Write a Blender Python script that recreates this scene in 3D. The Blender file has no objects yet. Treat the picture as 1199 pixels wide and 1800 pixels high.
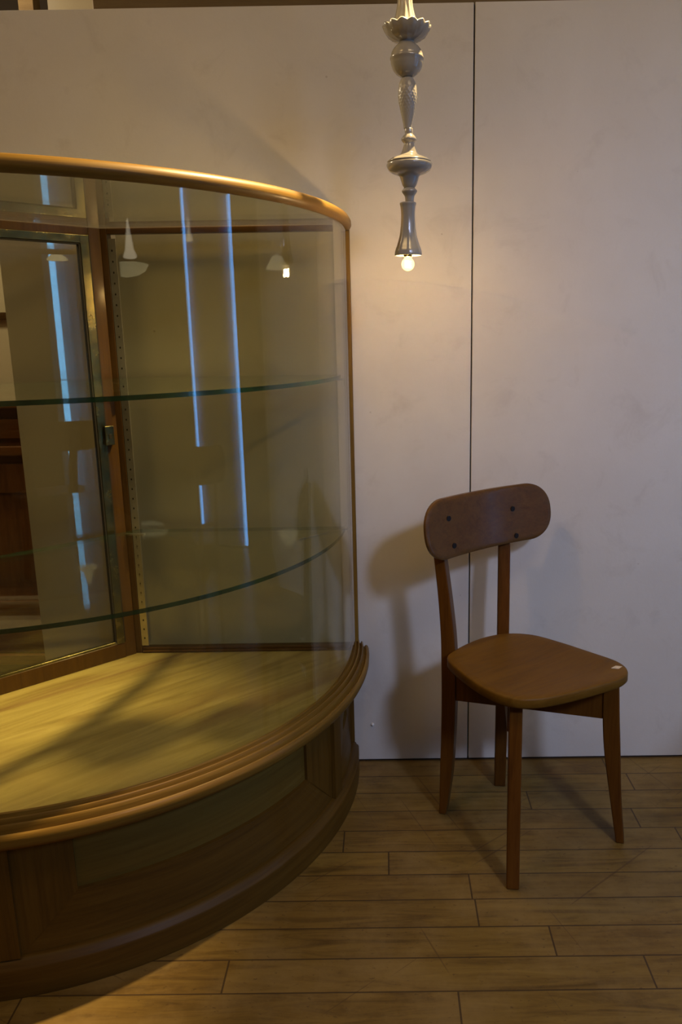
import bpy, bmesh, math, random
from math import sin, cos, pi, radians as rad
from mathutils import Vector, Matrix
random.seed(7)
S = bpy.context.scene
C = S.collection

# ------------------------------------------------------------------ camera
F_PX, PITCH, ROLL, YAW, PX = 1404.0, rad(12.62), rad(-.887), rad(-.268), 672.0
fw = Vector((sin(YAW)*cos(PITCH), cos(YAW)*cos(PITCH), -sin(PITCH)))
r0 = Vector((cos(YAW), -sin(YAW), 0)); u0 = r0.cross(fw)
rt = r0*cos(ROLL) + u0*sin(ROLL); up = -r0*sin(ROLL) + u0*cos(ROLL)
cd = bpy.data.cameras.new('camera'); cam = bpy.data.objects.new('camera', cd); C.objects.link(cam)
M = Matrix((rt, up, -fw)).transposed().to_4x4(); M.translation = Vector((0, -2.0, 1.15))
cam.matrix_world = M
cd.sensor_fit = 'VERTICAL'; cd.sensor_height = 36; cd.lens = F_PX/1800*36
cd.shift_x = (599.5 - PX)/1800.0
cd.clip_start = .02
S.camera = cam

# ------------------------------------------------------------------ view and world
S.view_settings.view_transform = 'Standard'; S.view_settings.look = 'None'
S.view_settings.gamma = 1; S.view_settings.use_curve_mapping = False
S.view_settings.exposure = -0.12
W = bpy.data.worlds.new('room_dusk'); S.world = W; W.use_nodes = True
W.node_tree.nodes['Background'].inputs[0].default_value = (.5, .42, .33, 1)
W.node_tree.nodes['Background'].inputs[1].default_value = .05

S.cycles.transparent_max_bounces = 48     # light crosses many sheets of glass
S.cycles.max_bounces = 16; S.cycles.glossy_bounces = 8

def lamp(name, kind, loc, energy, color, size=.1, aim=None, spot=None, blend=.5, sy=None):
    d = bpy.data.lights.new(name, kind); d.energy = energy; d.color = color
    if kind == 'AREA':
        d.size = size
        if sy: d.shape = 'RECTANGLE'; d.size_y = sy
    else: d.shadow_soft_size = size
    if kind == 'SPOT': d.spot_size = rad(spot); d.spot_blend = blend
    o = bpy.data.objects.new(name, d); C.objects.link(o); o.location = loc
    if aim is not None: o.rotation_euler = (Vector(aim)-Vector(loc)).to_track_quat('-Z', 'Y').to_euler()
    return o
WARM = (1, .68, .34)
COOL = (.60, .72, 1.0)
# daylight from the front, plus an added unseen fill high on the right
lamp('daylight_from_shop_front', 'SPOT', (1.25, -2.95, 2.36), 165, (.52, .62, 1.0), .15, (.75, 0, .25), 58, 1.0)
lamp('added_daylight_fill', 'AREA', (2.2, -2.9, 2.5), 16, (.60, .70, 1.0), .6, (.8, 0, .2), sy=.6)  # added fill for the bluish wall light; no high window is built
# shop ceiling lamps, and one added fill beyond the partition
lamp('ceiling_spot_by_wall', 'SPOT', (.42, -.20, 2.55), 800, (1, .72, .35), .03, (-1.0, -.66, .36), 37, 1.0)
lamp('ceiling_lamp_warm', 'AREA', (-1.1, -1.5, 2.7), 9, (1, .64, .26), .6, (-1.0, -1.2, 0))
lamp('ceiling_lamp_back', 'AREA', (1.0, -1.7, 2.7), 7, (1, .64, .26), .6, (.9, -1.5, 0))
lamp('ceiling_lamp_wall_wash', 'AREA', (.55, -1.55, 2.7), 7, (1, .74, .42), .5, (.45, 0, 1.7))
lamp('fill_beyond_partition', 'POINT', (-1.45, .12, 2.1), 42, (1, .78, .5), .12)  # added unseen source that brightens the sideboard and the cream wall

# ------------------------------------------------------------------ node helpers
def new_mat(name):
    m = bpy.data.materials.new(name); m.use_nodes = True
    nt = m.node_tree; nt.nodes.clear()
    return m, nt
def N(nt, t, **k):
    n = nt.nodes.new(t)
    for a, b in k.items():
        if a == 'ins':
            for i, v in b.items(): n.inputs[i].default_value = v
        else: setattr(n, a, b)
    return n
def L(nt, a, b): nt.links.new(a, b)
def math_(nt, op, a, b=None, c=None):
    n = N(nt, 'ShaderNodeMath', operation=op)
    for i, v in enumerate((a, b, c)):
        if v is None: continue
        if hasattr(v, 'is_linked'): L(nt, v, n.inputs[i])
        else: n.inputs[i].default_value = v
    return n.outputs[0]
def ramp(nt, fac, stops):
    r = N(nt, 'ShaderNodeValToRGB'); L(nt, fac, r.inputs[0]); e = r.color_ramp.elements
    while len(e) < len(stops): e.new(.5)
    for i, (p, c) in enumerate(stops):
        e[i].position = p; e[i].color = (*c, 1) if len(c) == 3 else c
    return r.outputs[0]
def mix(nt, fac, a, b, bl='MIX'):
    n = N(nt, 'ShaderNodeMix', data_type='RGBA', blend_type=bl)
    for s, v in ((0, fac), (6, a), (7, b)):
        if hasattr(v, 'is_linked'): L(nt, v, n.inputs[s])
        else: n.inputs[s].default_value = v if s == 0 else (*v, 1)
    return n.outputs[2]
def coords(nt, kind='Object', scale=(1, 1, 1), rot=(0, 0, 0), loc=(0, 0, 0)):
    t = N(nt, 'ShaderNodeTexCoord'); q_ = N(nt, 'ShaderNodeMapping'); m = N(nt, 'ShaderNodeMapping')
    L(nt, t.outputs[kind], q_.inputs[0]); L(nt, q_.outputs[0], m.inputs[0])
    q_.inputs['Rotation'].default_value = rot            # turn first, stretch after
    m.inputs['Scale'].default_value = scale; m.inputs['Location'].default_value = loc
    return m.outputs[0]
def noise(nt, vec, scale, detail=4, rough=.55, dist=0):
    n = N(nt, 'ShaderNodeTexNoise', ins={'Scale': scale, 'Detail': detail, 'Roughness': rough, 'Distortion': dist})
    L(nt, vec, n.inputs['Vector']); return n.outputs['Fac']
def bsdf(nt, color, rough=.5, metal=0, coat=0, bump=None, bs=.1, bd=.002, spec=.5):
    b = N(nt, 'ShaderNodeBsdfPrincipled'); o = N(nt, 'ShaderNodeOutputMaterial')
    L(nt, b.outputs[0], o.inputs[0])
    for nm, v in (('Base Color', color), ('Roughness', rough)):
        if hasattr(v, 'is_linked'): L(nt, v, b.inputs[nm])
        else: b.inputs[nm].default_value = (*v, 1) if nm == 'Base Color' else v
    b.inputs['Metallic'].default_value = metal; b.inputs['Coat Weight'].default_value = coat
    b.inputs['Coat Roughness'].default_value = .15; b.inputs['Specular IOR Level'].default_value = spec
    if bump is not None:
        n = N(nt, 'ShaderNodeBump', ins={'Strength': bs, 'Distance': bd}); L(nt, bump, n.inputs['Height']); L(nt, n.outputs[0], b.inputs['Normal'])
    return b
def simple(name, color, rough=.5, metal=0, coat=0, vary=.12, sc=30):
    m, nt = new_mat(name); v = coords(nt)
    f = noise(nt, v, sc, 3)
    c = mix(nt, f, tuple(x*(1-vary) for x in color), tuple(min(1, x*(1+vary)) for x in color))
    bsdf(nt, c, rough, metal, coat, f, .05)
    return m
def wood(name, dark, mid, light, grain=(1.2, 26, 26), rot=(0, 0, 0), rough=.42, coat=.15, kind='Object', blotch=.5, bump=.15, spec=.22):
    m, nt = new_mat(name)
    v = coords(nt, kind, grain, rot)
    a = noise(nt, v, 1.6, 8, .62, .9)
    fine = noise(nt, coords(nt, kind, tuple(g*3.2 for g in grain), rot), 2.2, 5, .7)
    big = noise(nt, coords(nt, kind, tuple(min(g, 6)*.6 for g in grain), rot), 2.0, 3, .5)
    h = math_(nt, 'ADD', math_(nt, 'MULTIPLY', a, .6), math_(nt, 'MULTIPLY', fine, .4))
    c = ramp(nt, h, [(.28, dark), (.5, mid), (.70, light)])
    c = mix(nt, math_(nt, 'MULTIPLY', big, blotch), c, tuple(x*.55 for x in mid), 'MIX')
    r = math_(nt, 'ADD', math_(nt, 'MULTIPLY', fine, .2), rough-.1)
    bsdf(nt, c, r, 0, coat, h, bump, .0015, spec=spec)
    return m

# glass: thin sheet faces that transmit with a tint and mirror by angle of incidence
def glass(name, tint, f0=.05, power=5):
    m, nt = new_mat(name)
    g = N(nt, 'ShaderNodeNewGeometry'); d = N(nt, 'ShaderNodeVectorMath', operation='DOT_PRODUCT')
    L(nt, g.outputs['Incoming'], d.inputs[0]); L(nt, g.outputs['Normal'], d.inputs[1])
    k = math_(nt, 'SUBTRACT', 1.0, math_(nt, 'ABSOLUTE', d.outputs['Value']))
    fr = math_(nt, 'ADD', math_(nt, 'MULTIPLY', math_(nt, 'POWER', k, power), 1-f0), f0)
    t = N(nt, 'ShaderNodeBsdfTransparent'); t.inputs[0].default_value = (*tint, 1)
    s = N(nt, 'ShaderNodeBsdfGlossy'); s.inputs[0].default_value = (.95, .97, .95, 1); s.inputs['Roughness'].default_value = 0.0
    x = N(nt, 'ShaderNodeMixShader'); L(nt, fr, x.inputs[0]); L(nt, t.outputs[0], x.inputs[1]); L(nt, s.outputs[0], x.inputs[2])
    o = N(nt, 'ShaderNodeOutputMaterial'); L(nt, x.outputs[0], o.inputs[0])
    return m
def emit(name, color, strength):
    m, nt = new_mat(name)
    e = N(nt, 'ShaderNodeEmission'); e.inputs[0].default_value = (*color, 1); e.inputs[1].default_value = strength
    o = N(nt, 'ShaderNodeOutputMaterial'); L(nt, e.outputs[0], o.inputs[0]); return m

# ------------------------------------------------------------------ materials
def mat_wall():
    m, nt = new_mat('painted_board')
    v = coords(nt)
    a = noise(nt, v, 3.0, 6, .6); b = noise(nt, v, 55, 4, .7); cc_ = noise(nt, coords(nt, 'Object', (1, 1, 1)), 9, 5, .65, .6)
    col = mix(nt, a, (.55, .52, .455), (.70, .67, .60))
    smudge = ramp(nt, cc_, [(.55, (0, 0, 0)), (.72, (1, 1, 1))])
    col = mix(nt, math_(nt, 'MULTIPLY', smudge, .32), col, (.42, .38, .32))
    spk = N(nt, 'ShaderNodeTexVoronoi', ins={'Scale': 17.0, 'Randomness': 1.0}); L(nt, v, spk.inputs['Vector'])
    dot = ramp(nt, spk.outputs['Distance'], [(.03, (1, 1, 1)), (.055, (0, 0, 0))])
    pick = ramp(nt, noise(nt, v, 6, 1), [(.55, (0, 0, 0)), (.6, (1, 1, 1))])
    col = mix(nt, math_(nt, 'MULTIPLY', math_(nt, 'MULTIPLY', dot, pick), .55), col, (.25, .2, .15))
    col = mix(nt, math_(nt, 'MULTIPLY', b, .10), col, (.45, .40, .34))
    mott = noise(nt, v, 1.7, 5, .6, .4)
    col = mix(nt, math_(nt, 'MULTIPLY', ramp(nt, mott, [(.40, (0, 0, 0)), (.66, (1, 1, 1))]), .30), col, (.52, .46, .37))
    bsdf(nt, col, .55, 0, 0, b, .25, .002, spec=.35)
    return m
def mat_floor():
    m, nt = new_mat('wood_strip_floor')
    t = N(nt, 'ShaderNodeTexCoord'); sp = N(nt, 'ShaderNodeSeparateXYZ'); L(nt, t.outputs['Object'], sp.inputs[0])
    yv = math_(nt, 'DIVIDE', math_(nt, 'ADD', sp.outputs['Y'], .0825), .0790)
    row = math_(nt, 'FLOOR', yv); fy = math_(nt, 'SUBTRACT', yv, row)
    wn = N(nt, 'ShaderNodeTexWhiteNoise', noise_dimensions='1D'); L(nt, row, wn.inputs['W'])
    xv = math_(nt, 'ADD', math_(nt, 'DIVIDE', sp.outputs['X'], .78), math_(nt, 'MULTIPLY', wn.outputs['Value'], 7.3))
    col_ = math_(nt, 'FLOOR', xv); fx = math_(nt, 'SUBTRACT', xv, col_)
    def edge(f, w):
        d = math_(nt, 'MINIMUM', f, math_(nt, 'SUBTRACT', 1.0, f))
        return math_(nt, 'LESS_THAN', d, w)
    seam = math_(nt, 'MAXIMUM', edge(fy, .020), edge(fx, .0022))
    cb = N(nt, 'ShaderNodeCombineXYZ'); L(nt, row, cb.inputs[0]); L(nt, col_, cb.inputs[1])
    wn2 = N(nt, 'ShaderNodeTexWhiteNoise', noise_dimensions='2D'); L(nt, cb.outputs[0], wn2.inputs['Vector'])
    v = coords(nt, 'Object', (2.2, 20, 20))
    ad = N(nt, 'ShaderNodeVectorMath', operation='ADD'); L(nt, v, ad.inputs[0])
    sc = N(nt, 'ShaderNodeVectorMath', operation='SCALE'); L(nt, wn2.outputs['Color'], sc.inputs[0]); sc.inputs['Scale'].default_value = 30
    L(nt, sc.outputs[0], ad.inputs[1])
    g = noise(nt, ad.outputs[0], 1.8, 8, .66, 1.2)
    c = ramp(nt, g, [(.3, (.068, .037, .005)), (.5, (.172, .103, .017)), (.7, (.24, .152, .029))])
    c = mix(nt, math_(nt, 'MULTIPLY', wn2.outputs['Value'], .42), c, (.11, .058, .014))
    wear = noise(nt, coords(nt), 4.5, 6, .7)
    c = mix(nt, math_(nt, 'MULTIPLY', ramp(nt, wear, [(.44, (0, 0, 0)), (.62, (1, 1, 1))]), .5), c, (.25, .165, .055))
    spk = noise(nt, coords(nt, 'Object', (30, 60, 30)), 2.2, 3, .6)
    c = mix(nt, math_(nt, 'MULTIPLY', ramp(nt, spk, [(.64, (0, 0, 0)), (.70, (1, 1, 1))]), .6), c, (.06, .030, .008))
    for rz, k in ((.5, 3), (-.7, 9), (1.2, 5)):
        w = noise(nt, coords(nt, 'Object', (1.1, 55, 1), (0, 0, rz), (k, 0, 0)), 1.6, 1, .4)
        c = mix(nt, math_(nt, 'MULTIPLY', ramp(nt, w, [(.735, (0, 0, 0)), (.75, (1, 1, 1))]), .5), c, (.07, .035, .012))
    c = mix(nt, math_(nt, 'MULTIPLY', seam, .82), c, (.035, .018, .007))
    r = math_(nt, 'ADD', math_(nt, 'MULTIPLY', wear, .25), .38)
    h = math_(nt, 'SUBTRACT', math_(nt, 'MULTIPLY', g, .3), seam)
    bsdf(nt, c, r, 0, 0, h, .35, .0012, spec=.35)
    return m
def mat_deck():
    m, nt = new_mat('case_deck_veneer')
    rot = (0, 0, rad(-44))
    v = coords(nt, 'Object', (1.5, 14, 14), rot)
    g = noise(nt, v, 1.5, 9, .64, 1.4)
    st = noise(nt, coords(nt, 'Object', (.9, 11, 11), rot, (3, 1, 0)), 1.5, 4, .5, .8)
    c = ramp(nt, g, [(.25, (.17, .120, .03)), (.5, (.31, .25, .075)), (.75, (.40, .34, .12))])
    c = mix(nt, math_(nt, 'MULTIPLY', ramp(nt, st, [(.54, (0, 0, 0)), (.70, (1, 1, 1))]), .65), c, (.17, .095, .035))
    bl = noise(nt, coords(nt), 5, 5, .6)
    c = mix(nt, math_(nt, 'MULTIPLY', ramp(nt, bl, [(.5, (0, 0, 0)), (.75, (1, 1, 1))]), .35), c, (.25, .15, .055))
    bsdf(nt, c, .42, 0, .05, g, .1, .001)
    return m
MW = mat_wall(); MF = mat_floor(); MD = mat_deck()
CASE_W = wood('case_oak', (.070, .035, .004), (.18, .098, .013), (.27, .16, .026), (1.3, 30, 30), kind='UV', rough=.46, coat=.05, bump=.5)
PANEL_W = wood('case_panel_veneer', (.085, .048, .008), (.13, .083, .014), (.165, .112, .022), (1.0, 22, 22), kind='UV', rough=.45, coat=.0)
RED_W = wood('case_red_oak', (.045, .020, .0022), (.105, .052, .0060), (.15, .080, .011), (1.3, 26, 26), kind='UV', rough=.48, coat=.0)
FRAME_W = wood('case_frame_wood', (.034, .015, .002), (.078, .036, .0055), (.115, .058, .010), (30, 30, 1.4), rough=.42, coat=.2)
FRAME_H = wood('case_frame_wood_cross', (.034, .015, .002), (.078, .036, .0055), (.115, .058, .010), (1.4, 30, 30), rough=.42, coat=.2)
CH_SEAT = wood('chair_seat_wood', (.070, .031, .003), (.145, .066, .006), (.195, .098, .012), (2.2, 16, 16), rot=(0, 0, rad(-35)), rough=.48, coat=.0, spec=.15)
CH_BACK = wood('chair_back_wood', (0.0562, 0.0240, 0.0045), (0.1125, 0.0495, 0.0090), (0.1500, 0.0713, 0.0150), (2.0, 34, 34), rough=.40, coat=.15)
CH_LEG = wood('chair_leg_wood', (0.0562, 0.0164, 0.0014), (0.1166, 0.0389, 0.0033), (0.1469, 0.0562, 0.0055), (30, 30, 2.0), rough=.40, coat=.12)
SIDE_W = wood('sideboard_wood', (.10, .035, .010), (.25, .10, .030), (.36, .17, .055), (2, 22, 22), rough=.45, coat=.1)
SIDE_V = wood('sideboard_wood_upright', (.10, .035, .010), (.25, .10, .030), (.36, .17, .055), (22, 22, 2), rough=.45, coat=.1)
BEAM_W = wood('beam_wood', (.10, .065, .028), (.17, .115, .05), (.22, .155, .07), (1.5, 20, 20), rough=.6, coat=0)
G_FRONT = glass('curved_glass', (.89, .885, .825), .040)
G_BACK = glass('back_glass', (.86, .86, .775), .042)
G_DOOR = glass('door_glass', (.885, .88, .82), .08)
G_TOP = glass('top_glass', (.97, .97, .92), .04)
G_SHELF = glass('shelf_glass', (.985, .99, .97), .022)
def mat_bulb():
    m, nt = new_mat('glowing_bulb_glass'); t = N(nt, 'ShaderNodeBsdfTransparent'); e = N(nt, 'ShaderNodeEmission')
    e.inputs[0].default_value = (1, .66, .26, 1); e.inputs[1].default_value = 1.6
    a = N(nt, 'ShaderNodeAddShader'); L(nt, t.outputs[0], a.inputs[0]); L(nt, e.outputs[0], a.inputs[1])
    t.inputs[0].default_value = (.75, .73, .66, 1)
    o = N(nt, 'ShaderNodeOutputMaterial'); L(nt, a.outputs[0], o.inputs[0]); return m
BULB_G = mat_bulb()
def mat_glass_edge(alpha=.88):
    m, nt = new_mat('green_glass_edge')
    n = noise(nt, coords(nt, 'Object', (8, 8, 60)), 3, 3)
    c = ramp(nt, n, [(.3, (.003, .020, .008)), (.7, (.012, .075, .032))])
    b = bsdf(nt, c, .12, 0, .5); b.inputs['Alpha'].default_value = alpha
    return m
G_EDGE = mat_glass_edge(); G_EDGE2 = mat_glass_edge(.35)
def mat_brass():
    m, nt = new_mat('aged_brass')
    v = coords(nt); a = noise(nt, v, 26, 5, .65); b = noise(nt, v, 160, 2)
    c = ramp(nt, a, [(.3, (.07, .07, .035)), (.52, (.15, .135, .06)), (.7, (.27, .23, .10))])
    bsdf(nt, c, math_(nt, 'ADD', math_(nt, 'MULTIPLY', a, .25), .12), .9, 0, b, .2, .0008)
    return m
BRASS = mat_brass()
STEEL = simple('worn_steel', (.42, .40, .34), .34, .9, 0, .25, 40)
HOLE = simple('dark_recess', (.012, .009, .006), .9, 0)
SCREW = simple('dark_screw', (.016, .012, .011), .55, .5)
BLACK = simple('dark_gap_line', (.010, .007, .005), .8)
CREAM = simple('cream_plaster', (.62, .57, .44), .8, 0, 0, .06, 6)
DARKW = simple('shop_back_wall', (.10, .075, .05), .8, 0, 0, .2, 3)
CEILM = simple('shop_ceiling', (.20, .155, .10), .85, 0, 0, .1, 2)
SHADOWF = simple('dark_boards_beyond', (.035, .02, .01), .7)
TAPE = simple('beige_tape', (.62, .50, .34), .6, 0, 0, .3, 200)
WHITE_S = simple('white_enamel', (.80, .78, .70), .3)
def mat_ceramic():
    m, nt = new_mat('glazed_ceramic')
    v = coords(nt); a = noise(nt, v, 18, 4)
    c = mix(nt, a, (.27, .245, .20), (.34, .315, .26))
    bsdf(nt, c, .16, 0, .6, a, .04, .001)
    return m
CER = mat_ceramic()
CER2 = simple('matte_ceramic', (.31, .285, .235), .38, 0, .2, .08, 20)
DAY = emit('daylight_pane', (.13, .42, 1.0), 12.0)
DAYW = emit('daylight_glow_high', (.55, .68, 1.0), 1.2)
FIL = emit('hot_filament', (1, .76, .42), 350)
def mat_curtain():
    m, nt = new_mat('thin_curtain'); t = N(nt, 'ShaderNodeBsdfTranslucent'); d = N(nt, 'ShaderNodeBsdfDiffuse')
    t.inputs[0].default_value = (.75, .78, .82, 1); d.inputs[0].default_value = (.4, .42, .44, 1)
    x = N(nt, 'ShaderNodeMixShader'); x.inputs[0].default_value = .3; L(nt, t.outputs[0], x.inputs[1]); L(nt, d.outputs[0], x.inputs[2])
    o = N(nt, 'ShaderNodeOutputMaterial'); L(nt, x.outputs[0], o.inputs[0]); return m
CURT = mat_curtain()
SHADE_GLOW = emit('mirrored_shade_glow', (1, .86, .66), 2.4)  # glow put into the unlit shades so their mirror images show

# ------------------------------------------------------------------ mesh helpers
def link(name, bm, mats, parent=None, smooth=False, bevel=0, seg=2, recalc=True):
    if recalc: bmesh.ops.recalc_face_normals(bm, faces=bm.faces)
    me = bpy.data.meshes.new(name); bm.to_mesh(me); bm.free()
    if not isinstance(mats, (list, tuple)): mats = [mats]
    for m in mats: me.materials.append(m)
    o = bpy.data.objects.new(name, me); C.objects.link(o)
    if smooth:
        for p in me.polygons: p.use_smooth = True
    if bevel:
        b = o.modifiers.new('bevel', 'BEVEL'); b.width = bevel; b.segments = seg; b.limit_method = 'ANGLE'; b.angle_limit = rad(40)
        for p in me.polygons: p.use_smooth = True
        o.modifiers.new('wn', 'WEIGHTED_NORMAL')
    if parent is not None:
        o.parent = parent; o.matrix_parent_inverse = parent.matrix_basis.inverted()
    return o
def empty(name, loc, label, cat, group=None):
    o = bpy.data.objects.new(name, None); C.objects.link(o); o.location = loc
    o['label'] = label; o['category'] = cat
    if group: o['group'] = group
    bpy.context.view_layer.update()
    return o
def tag(o, label, cat, group=None):
    o['label'] = label; o['category'] = cat
    if group: o['group'] = group
    return o
def structure(o): o['kind'] = 'structure'; return o
def box(bm, lo, hi, mi=0):
    x0, y0, z0 = lo; x1, y1, z1 = hi
    v = [bm.verts.new(p) for p in ((x0,y0,z0),(x1,y0,z0),(x1,y1,z0),(x0,y1,z0),(x0,y0,z1),(x1,y0,z1),(x1,y1,z1),(x0,y1,z1))]
    for f in ((0,3,2,1),(4,5,6,7),(0,1,5,4),(1,2,6,5),(2,3,7,6),(3,0,4,7)):
        bm.faces.new([v[i] for i in f]).material_index = mi
def obox(bm, o, d, u0, u1, n0, n1, z0, z1, mi=0):
    """box along plan direction d from origin o; n = left normal of d"""
    d = Vector((d[0], d[1], 0)).normalized(); n = Vector((-d[1], d[0], 0)); o = Vector((o[0], o[1], 0))
    P = lambda u, w, z: o + d*u + n*w + Vector((0, 0, z))
    v = [bm.verts.new(P(*p)) for p in ((u0,n0,z0),(u1,n0,z0),(u1,n1,z0),(u0,n1,z0),(u0,n0,z1),(u1,n0,z1),(u1,n1,z1),(u0,n1,z1))]
    for f in ((0,3,2,1),(4,5,6,7),(0,1,5,4),(1,2,6,5),(2,3,7,6),(3,0,4,7)):
        bm.faces.new([v[i] for i in f]).material_index = mi
def prism(bm, pts, a, b):
    """pts: list of Vector outline; a,b offsets (Vectors) of the two caps"""
    va = [bm.verts.new(p + a) for p in pts]; vb = [bm.verts.new(p + b) for p in pts]
    bm.faces.new(va[::-1]); bm.faces.new(vb)
    n = len(pts)
    for i in range(n): bm.faces.new((va[i], va[(i+1) % n], vb[(i+1) % n], vb[i]))
def lathe(bm, prof, cx, cy, seg=40, mod=None, cap=True, lean=None):
    rings = []
    for k, (r, z) in enumerate(prof):
        ox = lean(z) if lean else 0
        ring = []
        for i in range(seg):
            a = 2*pi*i/seg
            rr, dz = (mod(r, z, a) if mod else (r, 0))
            ring.append(bm.verts.new((cx+ox+rr*cos(a), cy+rr*sin(a), z+dz)))
        rings.append(ring)
    for A, B in zip(rings, rings[1:]):
        for i in range(seg):
            bm.faces.new((A[i], A[(i+1) % seg], B[(i+1) % seg], B[i]))
    if cap:
        bm.faces.new(rings[0][::-1]); bm.faces.new(rings[-1])
def tube(bm, pts, r, seg=10):
    pts = [Vector(p) for p in pts]; rings = []
    for i, p in enumerate(pts):
        t = (pts[min(i+1, len(pts)-1)] - pts[max(i-1, 0)]).normalized()
        a = t.orthogonal().normalized() if not rings else (last - t*last.dot(t)).normalized()
        last = a; b = t.cross(a)
        rings.append([bm.verts.new(p + a*r*cos(2*pi*k/seg) + b*r*sin(2*pi*k/seg)) for k in range(seg)])
    for A, B in zip(rings, rings[1:]):
        for k in range(seg): bm.faces.new((A[k], A[(k+1) % seg], B[(k+1) % seg], B[k]))
    bm.faces.new(rings[0][::-1]); bm.faces.new(rings[-1])

# ------------------------------------------------------------------ the setting
bm = bmesh.new(); box(bm, (-3.2, -5.2, -.06), (2.6, 0.0, 0)); structure(link('floor', bm, MF))
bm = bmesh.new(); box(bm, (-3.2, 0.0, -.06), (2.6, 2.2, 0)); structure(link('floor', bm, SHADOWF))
PT = 1.872    # partition height
SEAM = .2160
bm = bmesh.new(); box(bm, (-.918, 0, .004), (SEAM-.0016, .03, PT)); structure(link('wall_back', bm, MW, bevel=.0015))
bm = bmesh.new(); box(bm, (SEAM+.0016, .0, .004), (2.5, .03, PT+.001)); structure(link('wall_back', bm, MW, bevel=.0015))
bm = bmesh.new(); box(bm, (SEAM-.006, .012, .0), (SEAM+.006, .028, PT)); structure(link('trim_1', bm, BLACK))
# what shows above the partition: a beam, an upright and the dim space behind
bm = bmesh.new(); box(bm, (-.66, .05, 1.885), (2.5, .17, 2.08)); structure(link('trim_2', bm, BEAM_W, bevel=.004))
bm = bmesh.new(); box(bm, (-.818, .20, 0), (-.66, .34, 2.75)); structure(link('trim_3', bm, CREAM))
bm = bmesh.new(); box(bm, (-.98, .42, 1.7), (-.94, .47, 2.75)); structure(link('trim_4', bm, BEAM_W))
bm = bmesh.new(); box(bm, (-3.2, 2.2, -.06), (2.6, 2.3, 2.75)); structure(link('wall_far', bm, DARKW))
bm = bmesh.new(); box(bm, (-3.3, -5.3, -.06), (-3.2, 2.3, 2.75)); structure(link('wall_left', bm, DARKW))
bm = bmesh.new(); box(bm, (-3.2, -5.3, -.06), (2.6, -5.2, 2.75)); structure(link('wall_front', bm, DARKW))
bm = bmesh.new(); box(bm, (-3.3, -5.3, 2.75), (2.7, 2.3, 2.85)); structure(link('ceiling', bm, CEILM))
# right wall with a tall window opening (y -1.68 .. -.60)
WY0, WY1, WZ1 = -1.61, -.58, 2.05
bm = bmesh.new()
box(bm, (2.5, WY1, -.06), (2.6, 2.3, 2.75)); box(bm, (2.5, -5.3, -.06), (2.6, WY0, 2.75))
box(bm, (2.5, WY0, WZ1), (2.6, WY1, 2.75)); box(bm, (2.70, WY0-.1, -.06), (2.72, WY1+.1, WZ1+.1))
structure(link('wall_right', bm, DARKW))
bm = bmesh.new()          # window 1: two bright open casement edges with a curtain drawn between them
for y0, s in ((WY0, 1), (WY1, -1)):
    ya, yb = (WY0-.085, WY0+.075) if s > 0 else (WY1-.10, WY1+.02); box(bm, (2.66, ya, 0), (2.665, yb, WZ1))
structure(link('window_1', bm, DAY))
bm = bmesh.new()
n = 60; prev = None
for i in range(n+1):
    y = WY0+.050+(WY1-WY0-.10)*i/n; x = 2.575+.006*sin(i*1.9)
    cur = [bm.verts.new((x, y, 0.02)), bm.verts.new((x, y, WZ1-.03)), bm.verts.new((x+.006, y, WZ1-.03)), bm.verts.new((x+.006, y, 0.02))]
    if prev:
        for k in range(4): bm.faces.new((prev[k], prev[(k+1) % 4], cur[(k+1) % 4], cur[k]))
    prev = cur
tag(link('window_curtain', bm, CURT, smooth=True), 'pale curtain drawn across the tall window, mirrored in the curved glass', 'curtain')

# ------------------------------------------------------------------ display case
CX, CY = -.79, -.10
TH0, TH1 = rad(6.6), rad(-129.6)
def R0(th):
    d = math.degrees(th)+38
    return .697 + .009*min(1.6, (d/38)**2) if d > -46 else .697+.009*1.45
def pol(th, dr, z): r = R0(th)+dr; return Vector((CX+r*cos(th), CY+r*sin(th), z))
def sweep(prof, th0=TH0, th1=TH1, seg=110, closed=True, mi=None):
    """profile [(dr,z)] swept along the case outline, UV = (length along, height)"""
    bm = bmesh.new(); uv = bm.loops.layers.uv.new('UVMap'); rows = []
    for i in range(seg+1):
        th = th0+(th1-th0)*i/seg; rows.append((th, [bm.verts.new(pol(th, *p)) for p in prof]))
    n = len(prof); m = n if closed else n-1
    dist = [0]
    for k in range(n): a = prof[k]; b = prof[(k+1) % n]; dist.append(dist[-1]+math.hypot(a[0]-b[0], a[1]-b[1]))
    for (t0, A), (t1, B) in zip(rows, rows[1:]):
        for k in range(m):
            f = bm.faces.new((A[k], A[(k+1) % n], B[(k+1) % n], B[k]))
            for l, c in zip(f.loops, ((t0, dist[k]), (t0, dist[k+1]), (t1, dist[k+1]), (t1, dist[k]))): l[uv].uv = (c[0]*.7, c[1])
            if mi: f.material_index = mi[k]
    if closed: bm.faces.new(rows[0][1]); bm.faces.new(rows[-1][1][::-1])
    return bm
PO = Vector((-.635, -.075, 0)); AL = rad(44.2); DD = (-cos(AL), -sin(AL))   # corner post and the door's direction
DLEN = .825
ZB, ZT = .36, 1.392
case = empty('display_case', (CX, CY, 0), 'large old wooden display case with a curved glass front and two glass shelves', 'display case')

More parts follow.
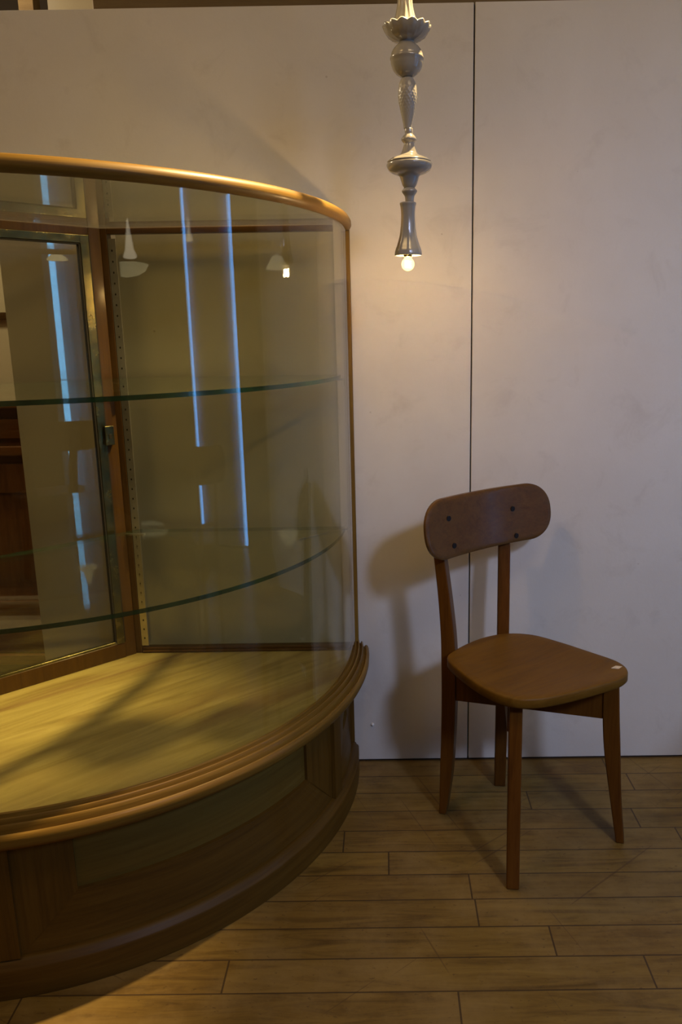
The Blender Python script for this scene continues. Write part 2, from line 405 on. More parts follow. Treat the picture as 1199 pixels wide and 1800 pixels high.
# plinth and body
bm = sweep([(-.06, 0), (.002, 0), (.0025, .055), (.0005, .060), (-.003, .062), (-.005, .067), (-.010, .071), (-.016, .074), (-.06, .074)])
link('plinth', bm, RED_W, case, smooth=False, bevel=.0015)
def in_panel(deg):
    for a0, a1, b0, b1 in PANELS:
        if a1 <= deg <= a0: return (a0, a1, b0, b1)
PANELS = [(-16.8, -79.4, -25.4, -70.8), (5.6, -13.2, 2.6, -5.0), (-82.4, -128, -91, -119)]
def body():
    bm = bmesh.new(); uv = bm.loops.layers.uv.new('UVMap')
    def quad(pts, uvs, mi):
        f = bm.faces.new([bm.verts.new(p) for p in pts]); f.material_index = mi
        for l, c in zip(f.loops, uvs): l[uv].uv = c
    FR, FD = -.012, -.034      # frame face and recessed field
    zb, zt, fb, ft = .074, .292, .176, .285
    def strip(d0, d1, za, ra, zc, rc, mi, along=True):
        k = max(1, int(abs(d1-d0)/1.5))
        for i in range(k):
            a = rad(d0+(d1-d0)*i/k); b = rad(d0+(d1-d0)*(i+1)/k)
            pts = [pol(a, ra, za), pol(b, ra, za), pol(b, rc, zc), pol(a, rc, zc)]
            u = [(a*.7, za), (b*.7, za), (b*.7, zc), (a*.7, zc)]
            if not along: u = [(y, x) for x, y in u]
            quad(pts, u, mi)
    stiles = [(6.6, 5.6), (-13.2, -16.8), (-79.4, -82.4), (-128, -129.6)]
    for a, b in stiles: strip(a, b, zb, FR+.004, zt, FR+.004, 0, False)
    for a in (5.6, -13.2, -16.8, -79.4, -82.4, -128):    # stile edges
        t = rad(a); quad([pol(t, FR+.004, zb), pol(t, FR+.004, zt), pol(t, FR-.006, zt), pol(t, FR-.006, zb)], [(zb, 0), (zt, 0), (zt, .01), (zb, .01)], 0)
    for a0, a1, b0, b1 in PANELS:
        strip(b0, b1, fb, FD, ft, FD, 1)                   # field
        n = 40                                            # lower bevel, mitred into the side bevels
        for i in range(n):
            s0, s1 = i/n, (i+1)/n
            oa, ob = rad(a0+(a1-a0)*s0), rad(a0+(a1-a0)*s1); ia, ib = rad(b0+(b1-b0)*s0), rad(b0+(b1-b0)*s1)
            quad([pol(oa, FR-.006, zb), pol(ob, FR-.006, zb), pol(ib, FD+.007, fb), pol(ia, FD+.007, fb)],
                 [(oa*.7, zb), (ob*.7, zb), (ib*.7, fb), (ia*.7, fb)], 0)
            quad([pol(ia, FD+.007, fb), pol(ib, FD+.007, fb), pol(ib, FD, fb+.001), pol(ia, FD, fb+.001)], [(ia*.7, fb)]*4, 0)
        for a, b in ((a0, b0), (a1, b1)):
            a, b = rad(a), rad(b); k = 6
            for i in range(k):
                s0, s1 = i/k, (i+1)/k
                ta, tb = a+(b-a)*s0, a+(b-a)*s1; ra = FR-.006+(FD+.007-FR+.006)*s0; rb = FR-.006+(FD+.007-FR+.006)*s1
                za, zb2 = zb+(fb-zb)*s0, zb+(fb-zb)*s1
                quad([pol(ta, ra, za), pol(ta, ra, zt), pol(tb, rb, zt), pol(tb, rb, zb2)], [(za, ta*.7), (zt, ta*.7), (zt, tb*.7), (zb2, tb*.7)], 0)
            quad([pol(b, FD+.007, fb), pol(b, FD+.007, ft), pol(b, FD, ft), pol(b, FD, fb)], [(fb, 0), (ft, 0), (ft, .004), (fb, .004)], 0)
        strip(a0, a1, ft, FD, zt, FR, 0)                  # top strip under the moulding
    # straight back sides and a bottom/top so the carcass is closed
    bmesh.ops.remove_doubles(bm, verts=bm.verts, dist=.00005)
    return bm
link('base_panels', body(), [RED_W, PANEL_W], case)
def outline(dr, back_y=-.012, n=90, door_in=.0):
    pts = [pol(TH0+(TH1-TH0)*i/n, dr, 0) for i in range(n+1)]
    pts = [p for p in pts if p.y < back_y] if False else pts
    end = PO + Vector((DD[0], DD[1], 0))*DLEN
    nrm = Vector((DD[1], -DD[0], 0))     # towards the wall side
    if nrm.y < 0: nrm = -nrm
    pts += [end + nrm*door_in, PO + nrm*door_in + Vector((-.01, .0, 0)), Vector((-.66, back_y, 0)), Vector((pts[0].x-.004, back_y, 0))]
    return pts
bm = bmesh.new(); prism(bm, outline(-.045, -.016, door_in=.012), Vector((0, 0, .002)), Vector((0, 0, .30))); link('carcass', bm, RED_W, case)
# deck seen through the glass
bm = bmesh.new(); prism(bm, outline(-.006, -.030, door_in=.01), Vector((0, 0, .318)), Vector((0, 0, ZB))); link('deck', bm, MD, case)
# moulding around the base top: beads and a rounded lip
MOULD = [(-.0075, .30), (-.0075, .3600), (-.0052, .3665), (-.0018, .3685), (.0008, .3665), (.0018, .3610), (.0030, .3555), (.0045, .3550), (.0058, .3600), (.0078, .3625), (.0098, .3605),
         (.0108, .3550), (.0118, .3495), (.0132, .3490), (.0146, .3535), (.0168, .3560), (.0192, .3535), (.0205, .3470), (.0215, .3395), (.0232, .3385), (.0252, .3425), (.0285, .3445),
         (.0325, .3415), (.0350, .3345), (.0345, .3255), (.0310, .3185), (.0240, .3130), (.0165, .3080), (.0090, .3030), (-.002, .2960), (-.010, .290)]
bm = sweep(MOULD, TH0+rad(.4), TH1, 140); link('base_moulding', bm, CASE_W, case, smooth=False, bevel=.0004)
# curved front pane
def sheet(name, dr, z0, z1, t, mat, th0, th1, seg=100):
    return link(name, sweep([(dr, z0), (dr+t, z0), (dr+t, z1), (dr, z1)], th0, th1, seg), mat, case)
g = sheet('curved_glass_front', -.0045, ZB-.003, ZT, .005, G_FRONT, TH0-rad(.3), TH1)
for p in g.data.polygons: p.use_smooth = abs(p.normal.z) < .5 and p.area < .05
md = g.modifiers.new('es', 'EDGE_SPLIT'); md.split_angle = rad(40)
# top rim
RIM = [(-.010, 1.3885), (-.004, 1.3862), (.004, 1.3865), (.010, 1.390), (.0130, 1.396), (.0125, 1.403), (.009, 1.409), (.003, 1.4125), (-.004, 1.4115), (-.009, 1.407), (-.0115, 1.400)]
bm = sweep(RIM, rad(6.2), TH1, 120); o = link('top_rim', bm, CASE_W, case, smooth=True)
# right-hand end post, a slim strip against the wall
bm = bmesh.new(); uv = bm.loops.layers.uv.new('UVMap')
e = pol(rad(6.4), 0, 0)
box(bm, (e.x-.004, -.022, .355), (e.x+.0085, -.006, 1.399))
for f in bm.faces:
    for l in f.loops: l[uv].uv = (l.vert.co.z, l.vert.co.x+l.vert.co.y)
link('end_post', bm, CASE_W, case, bevel=.003)
bm = bmesh.new(); box(bm, (e.x-.010, -.050, .362), (e.x-.0075, -.046, 1.386)); link('corner_strip', bm, STEEL, case)
# glass top
bm = bmesh.new(); prism(bm, outline(-.006, -.030), Vector((0, 0, 1.3935)), Vector((0, 0, 1.3985))); link('glass_top', bm, G_TOP, case)

# back frame (parallel to the wall)
YB = -.075
back = bpy.data.objects.new('back_frame', None)
bm = bmesh.new()
box(bm, (-.630, YB-.008, 1.3800), (-.112, YB+.012, 1.3930)); link('top_rail', bm, FRAME_H, case, bevel=.002)
bm = bmesh.new()
box(bm, (-.630, YB-.004, ZB), (-.085, YB+.02, ZB+.012)); box(bm, (-.628, YB-.010, ZB), (-.088, YB-.002, ZB+.006)); link('bottom_rail', bm, FRAME_H, case, bevel=.002)
bm = bmesh.new(); box(bm, (-.612, YB+.002, ZB+.008), (-.112, YB+.007, 1.384)); link('back_glass', bm, G_BACK, case)
# corner post between back pane and door
bm = bmesh.new(); box(bm, (PO.x-.020, PO.y-.008, ZB), (PO.x+.006, PO.y+.024, 1.393)); post = link('corner_post', bm, FRAME_W, case, bevel=.002)
# perforated steel standards
def standard(x, y, parent, d=(1, 0), w=.017):
    bm = bmesh.new(); obox(bm, (x, y), d, 0, w, -.0035, 0, ZB+.02, 1.37)
    s = link('shelf_standard', bm, STEEL, parent)
    bm = bmesh.new(); k = 0
    d3 = Vector((d[0], d[1], 0)).normalized(); nn = Vector((d3.y, -d3.x, 0))
    for i in range(40):
        z = .40+i*.0242
        c = Vector((x, y, z))+d3*(w/2)+nn*.0037
        vs = [bm.verts.new(c+d3*.0019*cos(a*pi/4)+Vector((0, 0, .0026*sin(a*pi/4)))) for a in range(8)]
        v2 = [bm.verts.new(v.co+nn*.0003) for v in vs]
        bm.faces.new(v2)
        for a in range(8): bm.faces.new((vs[a], vs[(a+1) % 8], v2[(a+1) % 8], v2[a]))
    h = link('slot_row', bm, HOLE, s); h['kind'] = 'stuff'
standard(PO.x+.007, PO.y-.004, case)

# framed glass door in the angled side
def dbox(name, boxes, mats, par, bev=.0015):
    bm = bmesh.new()
    for b in boxes: obox(bm, (PO.x-.006, PO.y-.004), DD, *b)
    return link(name, bm, mats, par, bevel=bev)
DZ1 = 1.3790
door = dbox('door', [(.006, .034, -.018, .004, ZB, 1.393), (DLEN-.05, DLEN-.01, -.018, .004, ZB, 1.393),
    (.034, DLEN-.05, -.018, .004, DZ1-.004, 1.393), (.034, DLEN-.05, -.018, .006, ZB, ZB+.040)], FRAME_W, case)
dbox('brass_channel', [(.036, .056, -.008, .0075, ZB+.040, DZ1-.004)], BRASS, door, .001)
dbox('brass_channel', [(.056, DLEN-.06, -.008, .0075, DZ1-.021, DZ1-.004)], BRASS, door, .001)
dbox('brass_channel', [(.056, DLEN-.06, -.008, .0055, ZB+.040, ZB+.046)], BRASS, door, .001)
dbox('glazing_seal', [(.056, .0595, -.007, .0060, ZB+.046, DZ1-.021), (.0335, .0365, -.007, .0065, ZB+.046, DZ1-.004),
    (.056, DLEN-.06, -.007, .0060, DZ1-.024, DZ1-.021)], BLACK, door, 0)
dbox('door_glass', [(.058, DLEN-.06, -.003, .002, ZB+.042, DZ1-.022)], G_DOOR, door, 0)
dbox('lock', [(.020, .042, .004, .016, .900, .945), (.027, .034, .016, .018, .914, .926, 1)], [BRASS, HOLE], door, .002)

# glass shelves, clear faces with a green edge
def shelf(z, t=.0085):
    dr = -.016
    pts = [pol(rad(2.0)+(TH1+rad(3)-rad(2.0))*i/120, dr, 0) for i in range(121)]
    # rounded right-hand corner
    a = pts[0]; cr = .03
    back_y = YB-.016
    nrm = Vector((DD[1], -DD[0], 0)); nrm = nrm if nrm.y > 0 else -nrm
    end = PO + dv*(DLEN-.04) - nrm*.02
    corner = PO + dv*.01 - nrm*.022 + Vector((.02, 0, 0)); corner.y = back_y
    outl = [Vector((a.x-.012, back_y, 0)), Vector((a.x-.003, back_y-.004, 0))] + [p for p in pts if p.y < back_y-.012] + [end, corner]
    bm = bmesh.new(); prism(bm, outl, Vector((0, 0, z-t)), Vector((0, 0, z)))
    bmesh.ops.recalc_face_normals(bm, faces=bm.faces)
    for f in bm.faces: f.material_index = 0 if abs(f.normal.z) > .5 else (2 if f.normal.y > .5 else 1)
    return link('glass_shelf', bm, [G_SHELF, G_EDGE, G_EDGE2], case)
dv = Vector((DD[0], DD[1], 0))
for z in (1.0565, .6880):
    s = shelf(z)
    # flat steel brackets under the shelf: one from the end strip, one from the standard
    bm = bmesh.new()
    e1 = Vector((-.092, -.062, z-.0105)); e2 = Vector((-.205, -.165, z-.0105))
    prof = []
    d = (e2-e1).normalized(); nn = Vector((-d.y, d.x, 0))
    prism(bm, [e1+nn*.004, e2+nn*.003, e2+d*.004, e2-nn*.003, e1-nn*.006], Vector((0, 0, -.004)), Vector((0, 0, 0)))
    tube(bm, [e1+Vector((0, 0, -.016)), e1+Vector((0, 0, .004))], .005, 12)
    link('shelf_bracket', bm, STEEL, case, bevel=.001)
    bm = bmesh.new()
    p0 = Vector((PO.x+.012, YB-.006, z-.0105))
    prism(bm, [p0+Vector((-.03, -.002, 0)), p0+Vector((.0, -.006, 0)), p0+Vector((.030, -.010, 0)), p0+Vector((.028, -.017, 0)), p0+Vector((-.005, -.016, 0))], Vector((0, 0, -.004)), Vector((0, 0, 0)))
    link('shelf_bracket', bm, STEEL, case, bevel=.001)

# ------------------------------------------------------------------ chair
CO = Vector((.215, -.190, 0)); CF = Vector((.5707, -.8211, 0)).normalized(); CE = Vector((-CF.y, CF.x, 0))
def cl(lat, fwd, z=0): return CO + CE*lat + CF*fwd + Vector((0, 0, z))
chair = empty('wooden_chair', CO, 'brown wooden chair with a rounded backrest, standing on the floor against the pale wall', 'chair')
def catmull(pts, n=8, closed=True):
    out = []; m = len(pts)
    for i in range(m if closed else m-1):
        g = lambda k: Vector(pts[(i+k) % m]) if closed else Vector(pts[max(0, min(m-1, i+k))])
        p0, p1, p2, p3 = g(-1), g(0), g(1), g(2)
        for j in range(n):
            t = j/n
            out.append(.5*((2*p1)+(-p0+p2)*t+(2*p0-5*p1+4*p2-p3)*t*t+(-p0+3*p1-3*p2+p3)*t**3))
    if not closed: out.append(Vector(pts[-1]))
    return out
SEAT = [(-.143, .062), (-.118, .042), (-.050, .022), (.012, .016), (.070, .030), (.112, .072), (.130, .140), (.141, .225), (.147, .298), (.128, .342), (.088, .361),
        (.020, .358), (-.060, .346), (-.116, .332), (-.156, .308), (-.176, .268), (-.178, .212), (-.169, .150), (-.156, .096)]
so = [cl(a, b) for a, b in SEAT]
so = catmull([(p.x, p.y, 0) for p in so], 7)
bm = bmesh.new()
cen = sum(so, Vector())/len(so)
# seat board: rim rounded, top slightly dished
rings = []
for sc, z in ((.90, .4135), (.985, .4140), (1.0, .4175), (1.0, .4320), (.993, .4355), (.97, .4368), (.86, .4352), (.66, .4325), (.42, .4305), (.2, .4298)):
    rings.append([bm.verts.new(cen+(p-cen)*sc+Vector((0, 0, z))) for p in so])
for A, B in zip(rings, rings[1:]):
    for i in range(len(so)): bm.faces.new((A[i], A[(i+1) % len(so)], B[(i+1) % len(so)], B[i]))
bm.faces.new(rings[0][::-1]); bm.faces.new(rings[-1])
for p in bm.faces: p.smooth = True
seat = link('seat', bm, CH_SEAT, chair, smooth=True)
bm = bmesh.new()
t0 = cl(.118, .322, .4368); a_ = CE*.018; b_ = (CF*.011+CE*.004)
prism(bm, [t0-a_*.6-b_*.5, t0+a_*.4-b_*.7, t0+a_*.6+b_*.3, t0-a_*.2+b_*.5], Vector((0, 0, -.001)), Vector((0, 0, .0006)))
o = link('tape_scrap', bm, TAPE, seat); o['label'] = 'scrap of beige tape on the seat corner'
# legs, shaped in the two crossing diagonal planes
DA = Vector((.955, -.297, 0)).normalized(); OA = Vector((.137, -.246, 0))
DB = Vector((-.103, -.995, 0)).normalized(); OB = Vector((.293, -.136, 0))
def leg_profile(l, r, n=6):
    """l, r: lists of (u, z) for the two edges, bottom to top"""
    return catmull([(u, 0, z) for u, z in l], n, False), catmull([(u, 0, z) for u, z in r], n, False)
def leg(O, D, l, r, t, off, us=1.0):
    Lp, Rp = leg_profile(l, r); nn = Vector((-D.y, D.x, 0)); bm = bmesh.new()
    rows = []
    for a, b in zip(Lp, Rp):
        P = lambda q_, w: O + D*(q_.x*us) + nn*w + Vector((0, 0, q_.z))
        rows.append([bm.verts.new(v) for v in (P(a, off-t/2), P(b, off-t/2), P(b, off+t/2), P(a, off+t/2))])
    for A, B in zip(rows, rows[1:]):
        for i in range(4): bm.faces.new((A[i], A[(i+1) % 4], B[(i+1) % 4], B[i]))
    bm.faces.new(rows[0][::-1]); bm.faces.new(rows[-1])
    return link('leg', bm, CH_LEG, chair, bevel=.003)
Z = [0, .10, .20, .30, .40, .47, .56, .657, .715, .757]
RL_L = [-.015, -.013, -.0105, -.009, -.0098, -.0115, -.018, -.0285, -.036, -.042]
RL_R = [.002, .0150, .0215, .0245, .0240, .0200, .0095, -.004, -.012, -.018]
FR_L = [.401, .3830, .3660, .3590, .3570, .3570]; FR_R = [.4195, .4080, .4010, .3955, .3910, .3895]
ZF = [0, .11, .22, .30, .38, .4145]
leg(OA, DA, list(zip(RL_L, Z)), list(zip(RL_R, Z)), .034, .004)
leg(OB, DB, list(zip(RL_L, Z)), list(zip(RL_R, Z)), .029, -.008)
leg(OA, DA, list(zip(FR_L, ZF)), list(zip(FR_R, ZF)), .028, .002)
FLZ = ZF
leg(OB, DB, list(zip(FR_L, FLZ)), list(zip(FR_R, FLZ)), .027, .004, .945)
# crossing rails
def rail(O, D, u0, u1, off, t, z0, z1):
    nn = Vector((-D.y, D.x, 0)); bm = bmesh.new(); P = lambda u, w, z: O+D*u+nn*w+Vector((0, 0, z))
    prism(bm, [P(u0, off, z0), P(u1, off, z0), P(u1, off, z1), P(u0, off, z1)], nn*(-t/2), nn*(t/2))
    return link('cross_rail', bm, CH_LEG, chair, bevel=.002)
rail(OA, DA, .018, .362, .002, .020, .302, .364)
rail(OB, DB, .018, .345, -.002, .020, .336, .3975)
# backrest: a bent board with half-round ends, leaning back
bm = bmesh.new()
LAT, ZL, ZH = .203, .652, .787
def back_s(lat, z): return -.006 - .05*lat + .60*lat*lat - (z-.70)*.16
def out_pts(n=14):
    pts = []; r1, r2 = .052, .068
    hz = (ZL+ZH)/2; hh = (ZH-ZL)/2
    for k in range(120):
        a = 2*pi*k/120; ex = 2/5.2 if True else 1
        # superellipse for a long board with rounded ends
        ca, sa = cos(a), sin(a)
        x = LAT*math.copysign(abs(ca)**(2/3.9), ca); z = hz+hh*math.copysign(abs(sa)**(2/3.9), sa)
        pts.append((x, z))
    return pts
hz, hh = (ZL+ZH)/2, (ZH-ZL)/2
def half_w(z):           # how far the board reaches at height z: straight middle, round ends
    t = abs(z-hz)/hh; R = .066
    return LAT-R+R*math.sqrt(max(0, 1-min(1, t)**2.4))
nz, nx = 22, 36
gridF, gridB = [], []
zs = [hz-hh*cos(pi*i/nz) for i in range(nz+1)]
TB = .0135
for z in zs:
    w = half_w(z); edge = 1-(abs(z-hz)/hh)**16
    rf, rb = [], []
    for j in range(nx+1):
        sx = -cos(pi*j/nx); lat = w*sx
        e2 = edge*(1-abs(sx)**40)
        s0 = back_s(lat, z)
        tt = TB*(.55+.45*e2)
        rf.append(bm.verts.new(cl(lat+.026, s0+tt/2, z))); rb.append(bm.verts.new(cl(lat+.026, s0-tt/2, z)))
    gridF.append(rf); gridB.append(rb)
for i in range(nz):
    for j in range(nx):
        bm.faces.new((gridF[i][j], gridF[i][j+1], gridF[i+1][j+1], gridF[i+1][j]))
        bm.faces.new((gridB[i][j], gridB[i+1][j], gridB[i+1][j+1], gridB[i][j+1]))
for i in range(nz):
    for j in (0, nx): bm.faces.new((gridF[i][j], gridF[i+1][j], gridB[i+1][j], gridB[i][j]))
for j in range(nx):
    for i in (0, nz): bm.faces.new((gridF[i][j], gridF[i][j+1], gridB[i][j+1], gridB[i][j]))
backr = link('backrest', bm, CH_BACK, chair)
for p in backr.data.polygons: p.use_smooth = True
es = backr.modifiers.new('es', 'EDGE_SPLIT'); es.split_angle = rad(45)
for lat, z in ((-.098, .742), (-.088, .679), (.112, .733), (.116, .668)):
    bm = bmesh.new(); c = cl(lat, back_s(lat-.026, z)+TB/2, z)
    tube(bm, [c-CF*.002, c+CF*.0016, c+CF*.0026], .0062, 14)
    link('screw', bm, SCREW, backr)

# a second chair of the same kind, outside the frame to the right; only the glass of the case mirrors it
def dup(root, loc, rotz, label):
    r = root.copy(); C.objects.link(r); r.location = loc; r.rotation_euler = (0, 0, rotz); r['label'] = label
    for ch in [o for o in C.objects if o.parent == root]:
        c = ch.copy(); C.objects.link(c); c.parent = r
        for g_ in [o for o in C.objects if o.parent == ch]:
            d_ = g_.copy(); C.objects.link(d_); d_.parent = c
    return r
dup(chair, (.68, -.93, 0), rad(30), 'second wooden chair, seen only as a dark mirror image in the case glass')
# small white pin stuck in the wall near the floor
pp = tag(link('wall_pin', (lambda b: (lathe(b, [(.0008, 0), (.0045, 0), (.0038, .004), (.001, .006)], 0, 0, 14), b)[1])(bmesh.new()), WHITE_S, smooth=True),
    'tiny white pin stuck in the wall low beside the case base', 'pin')
pp.rotation_euler = (rad(90), 0, 0); pp.location = (-.0447, .0, .1094)

# ------------------------------------------------------------------ pendant lamp
PK = 1.0987      # distance factor of the lamp from the viewer's side of the wall
PXc, PYc = .0478*PK, -.330
pend = empty('pendant_lamp', (PXc, PYc, 1.27), 'pendant lamp of stacked grey white ceramic pieces with a bare bulb, hanging before the wall', 'lamp')
def piece(name, prof, mat, dx=0, mod=None, seg=48, bev=0):
    bm = bmesh.new(); lathe(bm, prof, PXc+dx, PYc, seg, mod)
    return link(name, bm, mat, pend, smooth=True)
def smoothp(p, n=5): return [(v.x, v.z) for v in catmull([(r, 0, z) for r, z in p], n, False)]
def zpx(py): return 1.7037 - (1.7037-1.2584)*py/478 - .0000 + 0.006*math.sin(pi*py/478)*0
# heights taken from one continuous scale (pixel row -> metres)
ZK = [(-60, 1.757), (0, 1.7037), (45, 1.6643), (70, 1.6422), (105, 1.6111), (135, 1.5841), (230, 1.4971), (290, 1.4409), (360, 1.3741), (450, 1.2863), (466, 1.2704), (478, 1.2584)]
def zz(py):
    for (a, za), (b, zb_) in zip(ZK, ZK[1:]):
        if a <= py <= b: return 1.15+(za+(zb_-za)*(py-a)/(b-a)-1.15)*PK
def rr(px, py): return px*(.00097+.0000146*py/100*1.0)*PK
def P(lst): return [(max(.0005, rr(w, py)), zz(py)) for w, py in lst]
# fluted cone at the top, and the scalloped dish under it
def flute(n, amp, up_=0):
    def f(r, z, a): return r*(1+amp*cos(n*a)), 0
    return f
prof = P([(24, 46), (21.5, 42), (18, 32), (15, 20), (13, 8), (12, -10), (10, -40), (6, -58)])
piece('fluted_cone', smoothp(prof), CER, -.003, flute(12, .05), 96)
def scal(r, z, a):
    k = max(0, (r-rr(14, 60))/rr(28, 60)); return r*(1+.035*k*cos(14*a)), .0035*k*abs(cos(7*a))
dish = P([(13, 74), (16, 73), (24, 71), (33, 66), (39, 58), (42, 50), (41.5, 48), (40, 50), (36, 56), (28, 60), (14, 62)])
piece('scalloped_dish', dish, CER, 0.000, scal, 112)
piece('globe', smoothp(P([(12, 70), (13, 73), (16, 78), (22, 84), (27, 92), (28.8, 100)]), 4) + P([(29.6, 101), (29.6, 104.5), (28.6, 105.5)]) + smoothp(P([(28.2, 112), (25, 122), (19, 130), (12, 135), (7, 137)]), 4), CER, -.0003)
def knob(r, z, a):
    k = sin(min(1, max(0, (zz(137)-z)/(zz(137)-zz(226))))*pi)
    row = (zz(137)-z)/.0052; ph = (int(row) % 2)*pi/16
    return r*(1+.05*k*max(0, cos(16*a+ph*16))*abs(sin(row*pi))), 0
sp = P([(7, 136), (11, 139), (14.5, 148), (16.2, 162), (15.6, 176), (13, 192), (9.8, 208), (7.6, 220), (7, 226)])
piece('knobbed_spindle', smoothp(sp, 12), CER2, .0005, knob, 96)
piece('neck', smoothp(P([(7, 226), (7.3, 232), (7.2, 236), (9.5, 238), (13.3, 244), (12.6, 248), (9, 252), (9.5, 256), (12, 264), (15, 270), (22, 275), (32, 279), (38, 283.5), (38.5, 285.5)]), 3), CER, .0026)
piece('saucer', smoothp(P([(37, 286), (39.6, 288), (39.8, 293), (36, 300), (28, 305), (18.5, 309), (15.5, 316), (12, 326), (9, 330.5)]), 3), CER, .0030)
piece('bead', smoothp(P([(8.5, 330), (12, 333), (13.6, 336.5), (11, 341), (8.2, 346), (7.4, 356)]), 3), CER, .0030)
def octo(r, z, a): return r*(1+.018*cos(8*a)), 0
piece('bell_holder', smoothp(P([(7, 355), (13.4, 356), (14, 359), (12.8, 364), (12, 376), (12.4, 392), (14.6, 412), (18.5, 428), (22.6, 440), (23.6, 448)]), 4) + P([(23.0, 449.5), (21, 449), (19, 443), (10, 436)]), CER, -.0002, octo, 64)
# bulb
bx = PXc-.0012; bm = bmesh.new(); bz = zz(464.5); br = .0130
prof = [(br*sin(pi*i/20), bz-br*cos(pi*i/20)) for i in range(1, 17)] + [(.0068, bz+.0160), (.0065, bz+.023)]
lathe(bm, prof, bx, PYc, 28); bulb = link('bulb', bm, BULB_G, pend, smooth=True)
bm = bmesh.new()
tube(bm, [(bx+.0052*cos(t*.9), PYc+.0052*sin(t*.9), bz-.0065+.013*t/24) for t in range(25)], .0011, 6)
link('filament', bm, FIL, bulb, smooth=True)
lamp('bulb_light', 'POINT', (bx, PYc, bz-.005), 6.3, (1, .62, .26), .006)
bm = bmesh.new(); lathe(bm, [(.0075, bz+.014), (.0088, bz+.017), (.0088, bz+.027)], bx, PYc, 20); link('socket', bm, BRASS, pend, smooth=True)
bm = bmesh.new(); tube(bm, [(PXc-.003, PYc, 1.79), (PXc-.003, PYc, 2.75)], .003, 10); link('cord', bm, BLACK, pend)

# ------------------------------------------------------------------ beyond the end of the partition: sideboard and pale wall
sb = empty('sideboard', (-1.6, .30, 0), 'brown wooden sideboard with a panelled front, behind the case left of the wall', 'sideboard')
SY = .32
bm = bmesh.new(); box(bm, (-2.3, SY+.02, .16), (-.78, .80, .955)); link('carcass', bm, SIDE_W, sb)
bm = bmesh.new(); box(bm, (-2.32, SY-.025, .955), (-.76, .82, .985)); link('top', bm, SIDE_W, sb, bevel=.004)
bm = bmesh.new(); box(bm, (-2.3, SY+.004, .865), (-.78, SY+.02, .922)); link('drawer_front', bm, SIDE_W, sb, bevel=.003)
bm = bmesh.new(); box(bm, (-2.3, SY-.010, .815), (-.78, SY+.02, .845)); link('rail', bm, SIDE_W, sb, bevel=.005)
bm = bmesh.new(); box(bm, (-2.3, SY-.002, .20), (-.78, SY+.02, .275)); link('rail', bm, SIDE_W, sb, bevel=.004)
bm = bmesh.new(); box(bm, (-2.3, SY-.014, .165), (-.78, SY+.02, .198)); link('base_rail', bm, SIDE_W, sb, bevel=.004)
for k, x1 in enumerate((-.90, -1.55)):
    x0 = x1-.6
    bm = bmesh.new()
    fr = .085; z0, z1 = .28, .79
    o4 = [(x0, z0), (x1, z0), (x1, z1), (x0, z1)]; i4 = [(x0+fr, z0+fr), (x1-fr, z0+fr), (x1-fr, z1-fr), (x0+fr, z1-fr)]
    vo = [bm.verts.new((x, SY, z)) for x, z in o4]; vi = [bm.verts.new((x, SY+.004, z)) for x, z in i4]; vj = [bm.verts.new((x, SY+.014, z)) for x, z in i4]
    vb = [bm.verts.new((x, SY+.02, z)) for x, z in o4]
    for i in range(4):
        j = (i+1) % 4
        bm.faces.new((vo[i], vo[j], vi[j], vi[i])); bm.faces.new((vi[i], vi[j], vj[j], vj[i])); bm.faces.new((vb[i], vb[j], vo[j], vo[i]))
    bm.faces.new(vj); bm.faces.new(vb[::-1])
    link('panel_door', bm, SIDE_V, sb)
for x, y in ((-2.25, SY+.06), (-.83, SY+.06), (-2.25, .75), (-.83, .75)):
    bm = bmesh.new(); box(bm, (x-.025, y-.025, 0), (x+.025, y+.025, .16)); link('leg', bm, SIDE_V, sb, bevel=.003)
bm = bmesh.new(); box(bm, (-2.6, .86, 0), (-.70, .92, 1.62)); structure(link('wall_beyond', bm, CREAM))
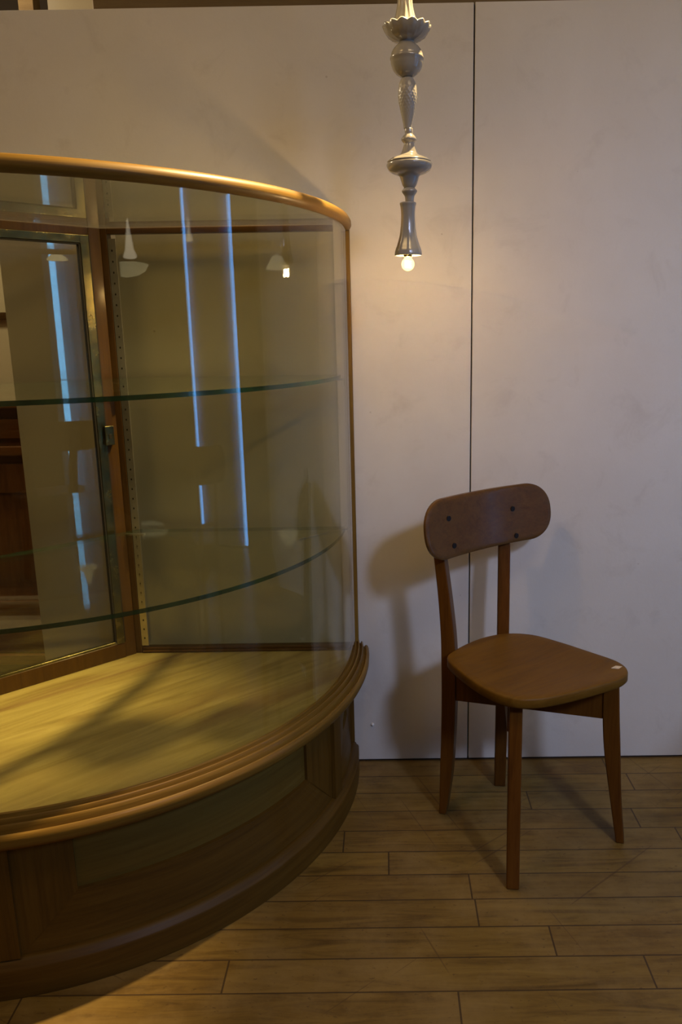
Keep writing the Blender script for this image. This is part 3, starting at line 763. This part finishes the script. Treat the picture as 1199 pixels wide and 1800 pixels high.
bm = bmesh.new(); box(bm, (-2.3, .835, 1.215), (-.80, .86, 1.240)); tag(link('wall_shelf', bm, FRAME_H, bevel=.003), 'narrow wooden shelf on the pale wall above the brown sideboard', 'shelf')

# ------------------------------------------------------------------ lamps of the shop that the glass mirrors
def shade(name, label, loc, prof, mat, lit=None, cat='lamp'):
    t = empty(name, loc, label, cat)
    bm = bmesh.new(); lathe(bm, [(r, loc[2]+z) for r, z in prof], loc[0], loc[1], 36, cap=False)
    for f in list(bm.faces): pass
    o = link('shade', bm, mat, t, smooth=True); sm = o.modifiers.new('s', 'SOLIDIFY'); sm.thickness = .003
    bm = bmesh.new(); tube(bm, [(loc[0], loc[1], loc[2]+prof[-1][1]), (loc[0], loc[1], 2.75)], .003, 8); link('cord', bm, BLACK, t)
    if lit:
        bm = bmesh.new(); bmesh.ops.create_icosphere(bm, subdivisions=2, radius=lit, matrix=Matrix.Translation((loc[0], loc[1], loc[2]-.032))); link('bulb', bm, FIL, t, smooth=True)
    return t
CONE = [(.057, -.035), (.055, -.028), (.030, -.006), (.026, .0), (.018, .03), (.008, .06), (.004, .067)]
CONE2 = [(.10, -.078), (.096, -.070), (.062, -.045), (.055, -.02), (.030, .03), (.010, .082)]
BOWL = [(.02, -.075), (.08, -.062), (.125, -.035), (.145, .0), (.148, .012), (.06, .03), (.01, .04)]
TRAP = [(.076, -.080), (.050, -.03), (.032, 0), (.010, .004), (.006, .006)]
PLATE = [(.036, 0), (.034, .004), (.012, .006), (.004, .010)]
shade('cone_lamp', 'small white cone lamp mirrored in the glass of the case door', (2.035, -1.318, 1.607), CONE, SHADE_GLOW)
shade('cone_lamp', 'small white cone lamp mirrored in the curved front glass, just right of the corner post', (1.60, -2.16, 1.575), CONE2, SHADE_GLOW)
shade('bowl_lamp', 'white bowl shaped hanging lamp mirrored in the back pane below the cone lamp', (-1.770, -3.900, 1.630), BOWL, SHADE_GLOW)
shade('shaded_lamp', 'dim lamp with a trapezoid shade mirrored in the back pane beside the bare bulb', (-.680, -3.540, 1.645), TRAP, SHADE_GLOW)
